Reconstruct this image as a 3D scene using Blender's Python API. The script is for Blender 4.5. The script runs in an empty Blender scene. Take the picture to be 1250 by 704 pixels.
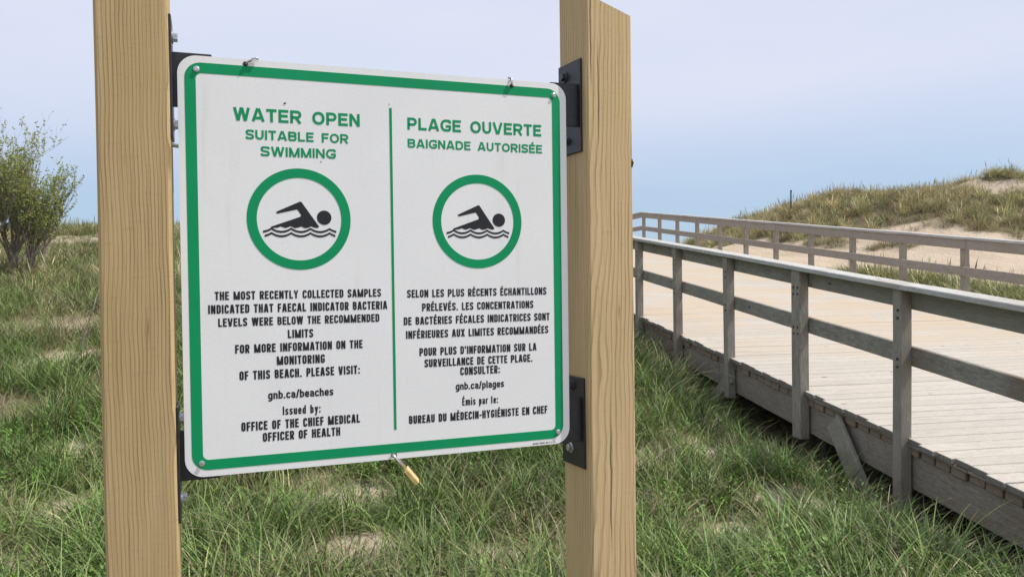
import bpy, bmesh, math, random
import numpy as np
from mathutils import Vector, Matrix, noise
R = math.radians
random.seed(7); rng = np.random.default_rng(7)
sc = bpy.context.scene
C = sc.collection

# ------------------------------------------------------------------ camera
EYE = 1.65                       # the camera stands at x=0, y=0, this high above the grass
cam_d = bpy.data.cameras.new("camera"); cam = bpy.data.objects.new("camera", cam_d); C.objects.link(cam)
cam_d.sensor_width = 36; cam_d.lens = 36 * 981 / 1250; cam_d.clip_start = .05; cam_d.clip_end = 12000
pitch, roll = R(1.04), R(-.73)
fwd = Vector((0, math.cos(pitch), -math.sin(pitch))); up0 = Vector((0, math.sin(pitch), math.cos(pitch))); rx0 = Vector((1, 0, 0))
rx = rx0 * math.cos(roll) + up0 * math.sin(roll); upv = -rx0 * math.sin(roll) + up0 * math.cos(roll)
m = Matrix((rx, upv, -fwd)).transposed().to_4x4(); m.translation = (0, 0, EYE)
cam.matrix_world = m
sc.camera = cam

# ------------------------------------------------------------------ light and sky
SUN_EL, SUN_AZ = R(57), R(-1)    # azimuth counted from +X towards +Y
sv = Vector((math.cos(SUN_EL) * math.cos(SUN_AZ), math.cos(SUN_EL) * math.sin(SUN_AZ), math.sin(SUN_EL)))
sun_d = bpy.data.lights.new("sun", 'SUN'); sun_d.energy = 4.6; sun_d.angle = R(.6); sun_d.color = (1, .95, .87)
sun = bpy.data.objects.new("sun", sun_d); C.objects.link(sun); sun.rotation_euler = sv.to_track_quat('Z', 'Y').to_euler(); sun.location = (0, 0, 30)
world = bpy.data.worlds.new("World"); sc.world = world; world.use_nodes = True
wn, wl = world.node_tree.nodes, world.node_tree.links
wn.clear()
wout = wn.new('ShaderNodeOutputWorld'); bg = wn.new('ShaderNodeBackground'); bg.inputs[1].default_value = .1
sky = wn.new('ShaderNodeTexSky'); sky.sky_type = 'NISHITA'; sky.sun_disc = False
sky.sun_elevation = SUN_EL; sky.sun_rotation = R(90) - SUN_AZ
sky.air_density = 1.0; sky.dust_density = .3; sky.ozone_density = 2.0
tc = wn.new('ShaderNodeTexCoord'); sep = wn.new('ShaderNodeSeparateXYZ'); wl.new(tc.outputs['Generated'], sep.inputs[0])
# thin high veil of cloud: absent low over the sea, thickening with height
ramp = wn.new('ShaderNodeMapRange'); ramp.interpolation_type = 'SMOOTHSTEP'
ramp.inputs['From Min'].default_value = .03; ramp.inputs['From Max'].default_value = .24
ramp.inputs['To Min'].default_value = .08; ramp.inputs['To Max'].default_value = .88
wl.new(sep.outputs[2], ramp.inputs[0])
mp = wn.new('ShaderNodeMapping'); mp.inputs['Scale'].default_value = (1.2, 1.2, 5.5); mp.inputs['Rotation'].default_value = (R(8), R(10), 0); wl.new(tc.outputs['Generated'], mp.inputs[0])
nz = wn.new('ShaderNodeTexNoise'); nz.inputs['Scale'].default_value = 2.2; nz.inputs['Detail'].default_value = 5; nz.inputs['Roughness'].default_value = .5; wl.new(mp.outputs[0], nz.inputs[0])
nm = wn.new('ShaderNodeMapRange'); nm.inputs['From Min'].default_value = .3; nm.inputs['From Max'].default_value = .7; nm.inputs['To Min'].default_value = -.07; nm.inputs['To Max'].default_value = .07
wl.new(nz.outputs[0], nm.inputs[0])
ad = wn.new('ShaderNodeMath'); ad.operation = 'ADD'; ad.use_clamp = True; wl.new(ramp.outputs[0], ad.inputs[0]); wl.new(nm.outputs[0], ad.inputs[1])
base = wn.new('ShaderNodeMix'); base.data_type = 'RGBA'; base.inputs[0].default_value = .62; wl.new(sky.outputs[0], base.inputs[6]); base.inputs[7].default_value = (3.9, 6.0, 8.9, 1)
mix = wn.new('ShaderNodeMix'); mix.data_type = 'RGBA'; wl.new(ad.outputs[0], mix.inputs[0]); wl.new(base.outputs[2], mix.inputs[6]); mix.inputs[7].default_value = (7.65, 8.0, 9.4, 1)
wl.new(mix.outputs[2], bg.inputs[0]); wl.new(bg.outputs[0], wout.inputs[0])
sc.view_settings.view_transform = 'Standard'; sc.view_settings.look = 'None'; sc.view_settings.exposure = 0; sc.view_settings.gamma = 1
sc.render.engine = 'CYCLES'

# ------------------------------------------------------------------ helpers
def tag(o, label=None, cat=None, group=None, kind=None):
    if label: o['label'] = label
    if cat: o['category'] = cat
    if group: o['group'] = group
    if kind: o['kind'] = kind
    return o
def empty(name, loc, label, cat, group=None, rot=(0, 0, 0)):
    o = bpy.data.objects.new(name, None); C.objects.link(o); o.location = loc; o.rotation_euler = rot; o.empty_display_size = .1
    return tag(o, label, cat, group)
def put(name, me, parent=None, loc=(0, 0, 0), rot=(0, 0, 0), mat=None, scale=None):
    o = bpy.data.objects.new(name, me); C.objects.link(o)
    if parent: o.parent = parent
    o.location = loc; o.rotation_euler = rot
    if scale: o.scale = scale
    if mat and not me.materials: me.materials.append(mat)
    return o
def bm_mesh(name, bm, smooth=False):
    me = bpy.data.meshes.new(name); bmesh.ops.recalc_face_normals(bm, faces=bm.faces); bm.to_mesh(me); bm.free()
    if smooth:
        for p in me.polygons: p.use_smooth = True
    return me
def box(name, sx, sy, sz, bev=.003, mat=None, jit=0, center=(0, 0, 0), cuts=0, seed=0):
    """board of size sx,sy,sz centred at `center`, edges broken, optional slight warp along its longest axis"""
    bm = bmesh.new(); bmesh.ops.create_cube(bm, size=1)
    for v in bm.verts: v.co = Vector((v.co.x * sx, v.co.y * sy, v.co.z * sz))
    if bev: bmesh.ops.bevel(bm, geom=list(bm.edges), offset=bev, segments=1, affect='EDGES')
    if cuts:
        ax = [sx, sy, sz].index(max(sx, sy, sz)); n = Vector((0, 0, 0)); n[ax] = 1; L = max(sx, sy, sz)
        for k in range(1, cuts + 1):
            bmesh.ops.bisect_plane(bm, geom=list(bm.verts) + list(bm.edges) + list(bm.faces), plane_co=n * (L * (k / (cuts + 1) - .5)), plane_no=n)
        for v in bm.verts:
            q = v.co[ax]; dd = Vector((noise.noise(Vector((q * .9, seed * 7.1, 1))), noise.noise(Vector((q * .9, seed * 7.1, 5))), noise.noise(Vector((q * .9, seed * 7.1, 9))))) * jit
            dd[ax] = 0; v.co += dd
    for v in bm.verts: v.co += Vector(center)
    me = bm_mesh(name, bm)
    if mat: me.materials.append(mat)
    return me
def tube(bm, pts, rad, seg=6, cap=True):
    """tube through pts with radii rad (list) added to bm"""
    rings = []; n = len(pts); prev = None
    for i, p in enumerate(pts):
        p = Vector(p); t = (Vector(pts[min(i + 1, n - 1)]) - Vector(pts[max(i - 1, 0)])).normalized()
        a = prev if prev is not None else (Vector((1, 0, 0)) if abs(t.x) < .8 else Vector((0, 1, 0)))
        a = (a - t * a.dot(t)).normalized(); b = t.cross(a); prev = a
        r = rad[i] if hasattr(rad, '__len__') else rad
        rings.append([bm.verts.new(p + (a * math.cos(2 * math.pi * k / seg) + b * math.sin(2 * math.pi * k / seg)) * r) for k in range(seg)])
    for i in range(n - 1):
        for k in range(seg):
            bm.faces.new((rings[i][k], rings[i][(k + 1) % seg], rings[i + 1][(k + 1) % seg], rings[i + 1][k]))
    if cap:
        bm.faces.new(rings[0][::-1]); bm.faces.new(rings[-1])

# ------------------------------------------------------------------ materials
class NT:
    def __init__(s, name):
        s.m = bpy.data.materials.new(name); s.m.use_nodes = True; s.t = s.m.node_tree; s.n = s.t.nodes; s.l = s.t.links
        s.b = s.n['Principled BSDF']; s.out = s.n['Material Output']
    def node(s, t, **kw):
        n = s.n.new(t)
        for k, v in kw.items(): setattr(n, k, v)
        return n
    def set(s, sock, v):
        if hasattr(v, 'is_output') or isinstance(v, bpy.types.NodeSocket): s.l.new(v, sock)
        else: sock.default_value = v
    def math(s, op, a, b=0, c=0, clamp=False):
        n = s.node('ShaderNodeMath', operation=op, use_clamp=clamp); s.set(n.inputs[0], a); s.set(n.inputs[1], b); s.set(n.inputs[2], c); return n.outputs[0]
    def vmath(s, op, a, b=(0, 0, 0)):
        n = s.node('ShaderNodeVectorMath', operation=op); s.set(n.inputs[0], a); s.set(n.inputs[1], b); return n.outputs[0]
    def noise(s, vec, scale, detail=4, rough=.55, dist=0, out=0):
        n = s.node('ShaderNodeTexNoise'); s.set(n.inputs['Vector'], vec); n.inputs['Scale'].default_value = scale; n.inputs['Detail'].default_value = detail
        n.inputs['Roughness'].default_value = rough; n.inputs['Distortion'].default_value = dist; return n.outputs[out]
    def mapr(s, v, a, b, c=0., d=1., smooth=True):
        n = s.node('ShaderNodeMapRange', interpolation_type='SMOOTHSTEP' if smooth else 'LINEAR'); s.set(n.inputs[0], v)
        for i, q in enumerate((a, b, c, d)): n.inputs[i + 1].default_value = q
        return n.outputs[0]
    def mix(s, f, a, b, blend='MIX'):
        n = s.node('ShaderNodeMix', data_type='RGBA', blend_type=blend); s.set(n.inputs[0], f); s.set(n.inputs[6], a if not isinstance(a, tuple) else (*a, 1)); s.set(n.inputs[7], b if not isinstance(b, tuple) else (*b, 1)); return n.outputs[2]
    def obj(s): return s.node('ShaderNodeTexCoord').outputs['Object']
    def rand(s): return s.node('ShaderNodeObjectInfo').outputs['Random']
    def scale(s, vec, sc_): return s.vmath('MULTIPLY', vec, sc_)
    def bump(s, h, strength=.3, dist=.01):
        n = s.node('ShaderNodeBump'); n.inputs['Strength'].default_value = strength; n.inputs['Distance'].default_value = dist; s.l.new(h, n.inputs['Height']); s.l.new(n.outputs[0], s.b.inputs['Normal'])
    def fin(s, col, rough=.7, spec=.3, metal=0):
        s.set(s.b.inputs['Base Color'], col if not isinstance(col, tuple) else (*col, 1)); s.set(s.b.inputs['Roughness'], rough); s.b.inputs['Specular IOR Level'].default_value = spec; s.set(s.b.inputs['Metallic'], metal); return s.m
def shifted(t):
    r = t.rand(); cv = t.node('ShaderNodeCombineXYZ'); t.l.new(t.math('MULTIPLY', r, 37.), cv.inputs[0]); t.l.new(t.math('MULTIPLY', r, 91.), cv.inputs[1]); t.l.new(t.math('MULTIPLY', r, 53.), cv.inputs[2])
    return t.vmath('ADD', t.obj(), cv.outputs[0])

def fresh_wood(name, cx, cy, tilt, freq, light, dark, knots=(), crack=None):
    """sawn timber: growth rings round a tilted pith, so that faces show straight grain or arches"""
    t = NT(name); P = t.obj(); w = t.noise(t.scale(P, (1., 1., .55)), 3.6, 4, .5, out=1)
    off = t.vmath('MULTIPLY', t.vmath('SUBTRACT', w, (.5, .5, .5)), (.035, .035, 0))
    Pw = t.vmath('ADD', P, off)
    s_ = t.node('ShaderNodeSeparateXYZ'); t.l.new(Pw, s_.inputs[0])
    x = t.math('ADD', t.math('SUBTRACT', s_.outputs[0], cx), t.math('MULTIPLY', s_.outputs[2], tilt[0]))
    y = t.math('ADD', t.math('SUBTRACT', s_.outputs[1], cy), t.math('MULTIPLY', s_.outputs[2], tilt[1]))
    for (kx, kz, kr, amp) in knots:        # grain swept round a knot
        so = t.node('ShaderNodeSeparateXYZ'); t.l.new(P, so.inputs[0])
        dx = t.math('SUBTRACT', so.outputs[0], kx); dz = t.math('MULTIPLY', t.math('SUBTRACT', so.outputs[2], kz), .38)
        d = t.math('SQRT', t.math('ADD', t.math('MULTIPLY', dx, dx), t.math('MULTIPLY', dz, dz)))
        g = t.mapr(d, 0, kr, amp, 0); x = t.math('ADD', x, g); y = t.math('ADD', y, g)
    r = t.math('SQRT', t.math('ADD', t.math('MULTIPLY', x, x), t.math('MULTIPLY', y, y)))
    ph = t.math('MULTIPLY', r, freq)
    fr = t.math('FRACT', ph)
    band = t.mapr(fr, .45, .92, 0, 1); edge = t.mapr(fr, .93, 1., 1, 0); ring = t.math('MULTIPLY', band, edge)
    st = t.noise(t.scale(P, (1, 1, .015)), 190, 3, .6)
    big = t.noise(t.scale(P, (1, 1, .3)), 5, 3, .5)
    saw = t.noise(t.scale(P, (.2, .2, 1)), 120, 2, .6)
    ringv = t.math('MULTIPLY', ring, t.mapr(t.noise(t.scale(P, (1, 1, .2)), 12, 2), .3, .7, .35, 1.))
    f = t.math('ADD', t.math('MULTIPLY', ringv, .80), t.math('MULTIPLY', t.mapr(st, .35, .7), .3), clamp=True)
    col = t.mix(f, light, dark)
    col = t.mix(t.mapr(big, .42, .72, 0, .45), col, tuple(c * k for c, k in zip(light, (.72, .78, .62))))
    col = t.mix(t.mapr(saw, .55, .75, 0, .12), col, tuple(c * .6 for c in dark))
    # thin dark checks and weather streaks
    ck = t.noise(t.scale(P, (1, 1, .03)), 60, 3, .6, .4)
    ckm = t.math('MULTIPLY', t.mapr(ck, .67, .71), t.mapr(t.noise(P, 4, 2), .5, .62))
    col = t.mix(t.math('MULTIPLY', ckm, .75), col, tuple(c * .28 for c in dark))
    if crack:
        so = t.node('ShaderNodeSeparateXYZ'); t.l.new(P, so.inputs[0])
        wob = t.math('MULTIPLY', t.math('SUBTRACT', t.noise(t.scale(P, (.01, .01, 1)), 9, 4, .6), .5), .012)
        for (kx, z0, z1, wd) in crack:
            dx = t.math('ABSOLUTE', t.math('ADD', t.math('SUBTRACT', so.outputs[0], kx), wob))
            mk = t.math('MULTIPLY', t.mapr(dx, wd * .4, wd, 1, 0), t.math('MULTIPLY', t.mapr(so.outputs[2], z0, z0 + .12), t.mapr(so.outputs[2], z1 - .1, z1, 1, 0)))
            col = t.mix(t.math('MULTIPLY', mk, .8), col, (.07, .045, .025))
    t.bump(t.math('ADD', t.math('MULTIPLY', ring, -.5), t.math('ADD', st, t.math('MULTIPLY', saw, .4))), .35, .0012)
    return t.fin(col, .72, .25)
def old_wood(name, axis, light, dark, brown=(.16, .11, .075), green=.25, bumpd=.002, var=.5, dusty=None):
    """weathered grey board, grain along `axis` of its own mesh, a different piece of wood for every object"""
    t = NT(name); P = shifted(t); sc3 = [1., 1., 1.]; sc3['XYZ'.index(axis)] = .07
    st = t.noise(t.scale(P, tuple(sc3)), 150, 6, .72, .5)
    sc4 = [1., 1., 1.]; sc4['XYZ'.index(axis)] = .16
    md = t.noise(t.scale(P, tuple(sc4)), 14, 4, .6, .6)
    bl = t.noise(P, 2.3, 3, .5)
    col = t.mix(t.mapr(st, .32, .68), dark, light)
    col = t.mix(t.mapr(md, .50, .75, 0, .35), col, tuple(c * .55 for c in dark))
    fk = [1., 1., 1.]; fk['XYZ'.index(axis)] = .05; fine = t.noise(t.scale(P, tuple(fk)), 320, 3, .7)
    col = t.mix(t.mapr(fine, .56, .66, 0, .45), col, tuple(c * .5 for c in dark)); blot = t.noise(P, 38, 5, .7)
    col = t.mix(t.mapr(blot, .52, .7, 0, .35), col, tuple(min(1, c * 1.25) for c in light)); col = t.mix(t.mapr(blot, .42, .28, 0, .4), col, dark)
    col = t.mix(t.mapr(bl, .5, .75, 0, .6), col, brown)
    col = t.mix(t.mapr(t.noise(P, 4.7, 3), .5, .8, 0, green), col, (.10, .13, .085))
    col = t.mix(t.math('MULTIPLY', t.rand(), var), col, tuple(c * .66 for c in light))
    # knots
    v = t.node('ShaderNodeTexVoronoi'); kk = [1., 1., 1.]; kk['XYZ'.index(axis)] = .45; t.l.new(t.scale(P, tuple(kk)), v.inputs['Vector']); v.inputs['Scale'].default_value = 4.5
    col = t.mix(t.mapr(v.outputs['Distance'], .035, .075, .75, 0), col, (.07, .05, .035))
    if dusty:
        W = t.node('ShaderNodeNewGeometry').outputs['Position']
        dn = t.noise(W, 1.1, 5, .6); sw = t.node('ShaderNodeSeparateXYZ'); t.l.new(W, sw.inputs[0]); col = t.mix(t.math('MULTIPLY', t.mapr(dn, .34, .6, 0, .9), t.mapr(sw.outputs[1], 6.5, 11)), col, dusty)
    t.bump(t.math('ADD', st, t.math('MULTIPLY', md, .5)), .5, bumpd)
    return t.fin(col, .85, .15)
def plain(name, col, rough=.5, spec=.5, metal=0, nscale=40, amt=.15, bump=None):
    t = NT(name); P = shifted(t); n = t.noise(P, nscale, 4, .6)
    c = t.mix(t.mapr(n, .35, .7, 0, 1), col, tuple(max(0, k * (1 - amt)) for k in col))
    if bump: t.bump(n, .4, bump)
    return t.fin(c, rough, spec, metal)

M_postL = fresh_wood('pale_timber_straight_grain', -.30, .30, (.012, .008), 165, (.53, .39, .20), (.23, .155, .068))
M_postR = fresh_wood('pale_timber_arched_grain', -.06, .22, (.030, .034), 135, (.60, .445, .245), (.28, .185, .085),
                     knots=((.128, .30, .05, .018), (.05, -.24, .035, .008)), crack=((.013, .43, .80, .0030), (.034, .30, .62, .0022), (.060, -.75, -.36, .0030)))
M_black = plain('black_painted_steel', (.022, .022, .026), .42, .5, 0, 60, .4, .0006)
M_zinc = plain('zinc_plated_steel', (.62, .63, .64), .32, .5, .85, 80, .3, .0004)
M_dkbolt = plain('dark_bolt_head', (.10, .10, .11), .4, .5, .6, 80, .3)
M_brass = plain('worn_brass', (.78, .58, .24), .42, .5, .25, 90, .2, .0004)
M_chrome = plain('polished_shackle', (.75, .75, .76), .2, .5, .95, 50, .1)
M_green = plain('green_print', (.0, .30, .11), .5, .25, 0, 6, .08)
M_ink = plain('black_print', (.016, .016, .02), .45, .4, 0, 30, .1)
M_rust = plain('rusty_wire', (.20, .13, .10), .6, .3, .5, 200, .5)
def panel_mat():
    t = NT('white_reflective_sheeting'); P = t.obj(); n = t.noise(P, 3.5, 4, .6); f = t.noise(P, 160, 3, .6); s = t.noise(P, 46, 2, .5)
    c = t.mix(t.mapr(n, .35, .7, 0, .5), (.85, .86, .85), (.79, .80, .795))
    c = t.mix(t.mapr(f, .35, .7, 0, .10), c, (.5, .5, .5))
    c = t.mix(t.mapr(s, .76, .80, 0, .45), c, (.35, .32, .28))
    drip = t.noise(t.scale(P, (1, .06, 1)), 28, 3, .6); c = t.mix(t.mapr(drip, .58, .8, 0, .16), c, (.45, .42, .38))
    return t.fin(c, .42, .45)
M_panel = panel_mat()
M_alu = plain('sign_edge_aluminium', (.42, .42, .43), .45, .5, .8, 60, .2)
M_rail = old_wood('weathered_rail_wood', 'Y', (.36, .335, .285), (.17, .155, .13), green=.3)
M_cap = old_wood('weathered_cap_wood', 'Y', (.56, .55, .52), (.34, .33, .31), green=.12, brown=(.25, .2, .16), var=.25)
M_rpost = old_wood('weathered_post_wood', 'Z', (.39, .355, .30), (.18, .16, .13), green=.28)
M_farrail = old_wood('weathered_far_rail_wood', 'Y', (.42, .375, .32), (.23, .20, .165), green=.12, brown=(.29, .22, .165))
M_farpost = old_wood('weathered_far_post_wood', 'Z', (.42, .375, .32), (.23, .20, .165), green=.12, brown=(.29, .22, .165))
M_fascia = old_wood('weathered_fascia_wood', 'Y', (.36, .315, .255), (.16, .135, .105), brown=(.23, .165, .115), green=.3)
M_endgrain = old_wood('grey_end_grain', 'Z', (.26, .24, .21), (.12, .11, .095), green=.1, var=.8)
M_block = old_wood('end_grain_wood', 'X', (.36, .28, .21), (.16, .12, .09), green=.1, var=.9)
M_plank = old_wood('sun_bleached_deck_wood', 'X', (.54, .50, .445), (.38, .345, .30), brown=(.45, .405, .35), green=.0, bumpd=.001, var=.42, dusty=(.46, .375, .28))
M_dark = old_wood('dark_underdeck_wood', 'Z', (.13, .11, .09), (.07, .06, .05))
def leafy(name, cols, instancer=True, trans=.15):
    """blades: colour from the mesh's own per-blade attribute, shifted by the tuft it belongs to"""
    t = NT(name); a = t.node('ShaderNodeAttribute', attribute_name='shade'); c = t.mix(a.outputs['Fac'], cols[0], cols[1])
    if instancer:
        i = t.node('ShaderNodeAttribute', attribute_type='INSTANCER', attribute_name='tint')
        c = t.mix(i.outputs['Fac'], c, cols[2])
        h = t.node('ShaderNodeAttribute', attribute_type='INSTANCER', attribute_name='lum')
        hs = t.node('ShaderNodeHueSaturation'); t.l.new(h.outputs['Fac'], hs.inputs['Value']); t.l.new(c, hs.inputs['Color']); c = hs.outputs[0]
    t.fin(c, .5, .35)
    tr = t.node('ShaderNodeBsdfTranslucent'); t.l.new(c, tr.inputs[0]); mx = t.node('ShaderNodeMixShader'); mx.inputs[0].default_value = trans
    t.l.new(t.b.outputs[0], mx.inputs[1]); t.l.new(tr.outputs[0], mx.inputs[2]); t.l.new(mx.outputs[0], t.out.inputs[0]); return t.m
M_grass = leafy('green_grass_blades', ((.036, .085, .014), (.200, .295, .075), (.31, .27, .13)))
M_straw = leafy('dry_grass_blades', ((.20, .155, .085), (.52, .44, .28), (.20, .19, .09)))
M_marram = leafy('marram_blades', ((.19, .215, .085), (.60, .53, .31), (.40, .29, .16)))
M_weed = leafy('weed_leaves', ((.09, .20, .02), (.17, .30, .05), (.12, .22, .04)))
M_leaf = leafy('shrub_leaves', ((.19, .25, .05), (.46, .50, .15), (0, 0, 0)), False, .5)
M_bark = plain('grey_shrub_bark', (.30, .25, .205), .85, .2, 0, 25, .5, .004)

# ------------------------------------------------------------------ the boardwalk's own line, used by the ground too
AZ, EL = R(10.359), R(5.937)
LAT = Vector((math.cos(AZ), math.sin(AZ), 0)); DIR = Vector((-math.sin(AZ), math.cos(AZ), 0)); SL = math.tan(EL)
LN, LF, STEP, T0, T1 = 3.684, 8.671, 1.3846 * math.cos(EL), 5.01 * math.cos(EL), 10.477 * math.cos(EL)
Z0 = EYE - 1.689; TE = 24.2                # ramp meets the level landing at TE
def deck_h(t): return Z0 + SL * min(t, TE)
def W(l, t, h=0): return LAT * l + DIR * t + Vector((0, 0, deck_h(t) + h))
def lt(x, y): return x * LAT.x + y * LAT.y, x * DIR.x + y * DIR.y

# ------------------------------------------------------------------ ground
def ss(a, b, v): q = np.clip((v - a) / (b - a), 0, 1); return q * q * (3 - 2 * q)
_p = rng.random((256, 256))
def vnoise(x, y, s, sd=0):
    x = x / s + sd * 17.3; y = y / s + sd * 9.1; xi = np.floor(x).astype(int); yi = np.floor(y).astype(int); fx = x - xi; fy = y - yi; fx = fx * fx * (3 - 2 * fx); fy = fy * fy * (3 - 2 * fy)
    a = _p[xi % 256, yi % 256]; b = _p[(xi + 1) % 256, yi % 256]; c = _p[xi % 256, (yi + 1) % 256]; d = _p[(xi + 1) % 256, (yi + 1) % 256]
    return (a * (1 - fx) + b * fx) * (1 - fy) + (c * (1 - fx) + d * fx) * fy
def fbm(x, y, s, sd=0): return (vnoise(x, y, s, sd) + .5 * vnoise(x, y, s / 2.1, sd + 1) + .25 * vnoise(x, y, s / 4.3, sd + 2)) / 1.75
RX = np.array([-200, -60, 4.6, 5.6, 6.4, 7.3, 8.9, 10.7, 12.6, 14.2, 15.5, 18, 30, 60, 200.])
RZ = np.array([2.0, 2.0, .25, .55, .95, 1.35, 1.92, 2.30, 2.22, 2.55, 2.20, 2.0, 2.2, 2.0, 2.0])
def height(x, y):
    x = np.asarray(x, float); y = np.asarray(y, float)
    l = x * LAT.x + y * LAT.y; t = x * DIR.x + y * DIR.y
    dk = Z0 + SL * np.minimum(t, TE)
    # left: meadow rising to a low crest
    hl = EYE - 1.65 + .045 * ss(2, 5, y) + .153 * np.maximum(0, y - 5.2) * 1.0
    crest = EYE + 1.45 + .35 * ss(-9, -12, x) + .55 * ss(-11.6, -14.5, x) + .7 * (vnoise(x, y * 0, 2.6, 3) - .5) * ss(-4, -8, x)
    hl = np.minimum(hl, crest + 0 * y) - .02 * np.maximum(0, y - 25) ** 1.6
    hl = np.where(hl > crest - .5, crest - .5 + .5 * np.tanh((hl - crest + .5) / .5), hl)
    # right: tall dune beyond the far railing
    ridge = np.interp(x, RX, RZ) + .42 * (vnoise(x, y, 1.5, 5) - .5) + .16 * (vnoise(x, y, .6, 6) - .5)
    base = dk - .04 + .10 * ss(LF + 1.9, LF + .5, l)
    u = (y - 14.5 - .25 * (12 - np.minimum(x, 16))) / 9.5
    hr = base * (1 - ss(0, 1, u)) + (EYE + ridge * .98 - .02) * ss(0, 1, u)
    hr = hr - .012 * np.maximum(0, y - 27) ** 1.7
    wr = ss(LF - .5, LF + .15, l)
    wl_ = ss(LN + .2, LN - .6, l)
    gap = np.interp(t, [2, 4.3, 5.2, 6.6, 8, 9.6, 11.5, 16], [.60, .62, .66, .80, .66, .42, .30, .28])
    under = dk - gap - .30
    h = np.where(l > (LN + LF) / 2, under * (1 - wr) + hr * wr, under * (1 - wl_) + hl * wl_)
    # beside the near edge the sand never climbs over the deck
    near = (l < (LN + LF) / 2); h = np.where(near, np.minimum(h, dk - gap + .42 * np.maximum(0, LN - l) + .05 * ss(LN - .3, LN - 1, l)), h)
    h = h + .10 * (fbm(x, y, 1.6, 7) - .5) * (1 - .6 * ss(LN - .5, LN, l) * ss(LF + 1, LF, l)) + .035 * (fbm(x, y, .35, 9) - .5)
    far = ss(31, 62, np.hypot(x, y)) * (y > 0) + ss(60, 160, np.hypot(x, y)) * (y <= 0) * 0
    beach = EYE - 5.2 - 1.2 * ss(60, 110, y)
    h = h * (1 - far) + beach * far
    return h
def axis(lo, hi, f0, f1, fine, grow=1.18):
    a = list(np.arange(f0, f1, fine)); s = fine; v = f1
    while v < hi: a.append(v); s *= grow; v += s
    a.append(hi); s = fine; v = f0 - fine; b = []
    while v > lo: b.append(v); s *= grow; v -= s
    b.append(lo); return np.array(b[::-1] + a)
gx = axis(-5000, 5000, -17, 19, .17); gy = axis(-5000, 5000, 2.2, 29, .15)
X, Y = np.meshgrid(gx, gy); Z = height(X, Y)
verts = np.stack([X.ravel(), Y.ravel(), Z.ravel()], 1); nx, ny = len(gx), len(gy)
ii = (np.arange(ny - 1)[:, None] * nx + np.arange(nx - 1)[None]).ravel(); faces = np.stack([ii, ii + 1, ii + nx + 1, ii + nx], 1)
def np_mesh(name, v, f, smooth=True):
    me = bpy.data.meshes.new(name); me.vertices.add(len(v)); me.vertices.foreach_set('co', np.asarray(v, np.float32).ravel()); k = f.shape[1]
    me.loops.add(f.size); me.loops.foreach_set('vertex_index', f.astype(np.int32).ravel()); me.polygons.add(len(f)); me.polygons.foreach_set('loop_start', np.arange(0, f.size, k, dtype=np.int32))
    me.polygons.foreach_set('use_smooth', np.full(len(f), smooth)); me.update(); me.validate(); return me
def cover(x, y):
    """how grassy a spot is, 0 bare sand .. 1 dense; second value: how dry"""
    x = np.asarray(x, float); y = np.asarray(y, float); l = x * LAT.x + y * LAT.y; t = x * DIR.x + y * DIR.y
    n1 = fbm(x, y, 1.1, 11); n2 = fbm(x, y, .45, 13); n3 = fbm(x, y, 3.5, 15)
    left = 1 - .85 * ss(.68, .82, n1 * .62 + n2 * .38 + .05 * (n3 - .5)) - .25 * ss(9, 20, y) * ss(.5, .68, n1)
    for px, py, pr in ((-.9, 4.75, .26), (-.12, 4.65, .18), (-1.2, 5.6, .3), (1.5, 6.35, .34), (1.9, 5.45, .30), (2.3, 5.0, .2), (1.3, 5.0, .2), (-3.1, 5.4, .25), (-3.6, 6.6, .3), (-2.8, 4.4, .2), (.9, 6.2, .2), (-12.2, 22.6, 1.5), (-5.2, 9.5, .5), (-6.6, 11.5, .6), (-5.5, 6.8, .3)):
        left = left * (1 - 1.0 * np.exp(-((x - px) ** 2 / (pr * 1.3) ** 2 + (y - py) ** 2 / (pr * 1.0) ** 2)) * ss(.12, .42, n2 * .7 + n1 * .3))
    left = left * ss(LN - .02, LN - .14, l)
    hh = height(x, y) - EYE
    strip = ss(LF + .12, LF + .3, l) * ss(LF + 2.1, LF + 1.3, l) * ss(16.5, 14.5, y) * .95
    dune = ss(LF + .6, LF + 1.5, l) * ss(.55, 1.0, hh + .8 * (n1 - .5)) * (1 - .85 * ss(.68, .76, fbm(x, y, 1.8, 21)))
    dune = dune * ss(17, 19.5, y)
    dune = np.maximum(dune, ss(LF + 1, LF + 2, l) * ss(.25, .55, hh) * ss(.55, .66, n1) * .5)
    mid = (LN + LF) / 2
    d = np.where(l < mid, left * (.55 + .45 * ss(.36, .5, fbm(x, y, .28, 51) * .6 + n2 * .4)), np.maximum(strip, dune)) * (y < 32)
    dry = np.where(l < mid, .12 + .5 * ss(.45, .65, n3) * ss(4.5, 12, y) + .7 * ss(.54, .66, fbm(x, y, .7, 31)) * (1 - .6 * ss(.6, 1.4, x)) + .25 * ss(12, 22, y), np.where(strip > dune, .25, .45 + .5 * ss(.4, .6, fbm(x, y, 1.3, 33)) - .5 * ss(12.2, 13.4, x) * 0))
    return np.clip(d, 0, 1), np.clip(dry, 0, 1)
gme = np_mesh('sand_ground', verts, faces)
cv, dr = cover(verts[:, 0], verts[:, 1])
at = gme.attributes.new('litter', 'FLOAT', 'POINT'); at.data.foreach_set('value', cv.astype(np.float32))
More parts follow.
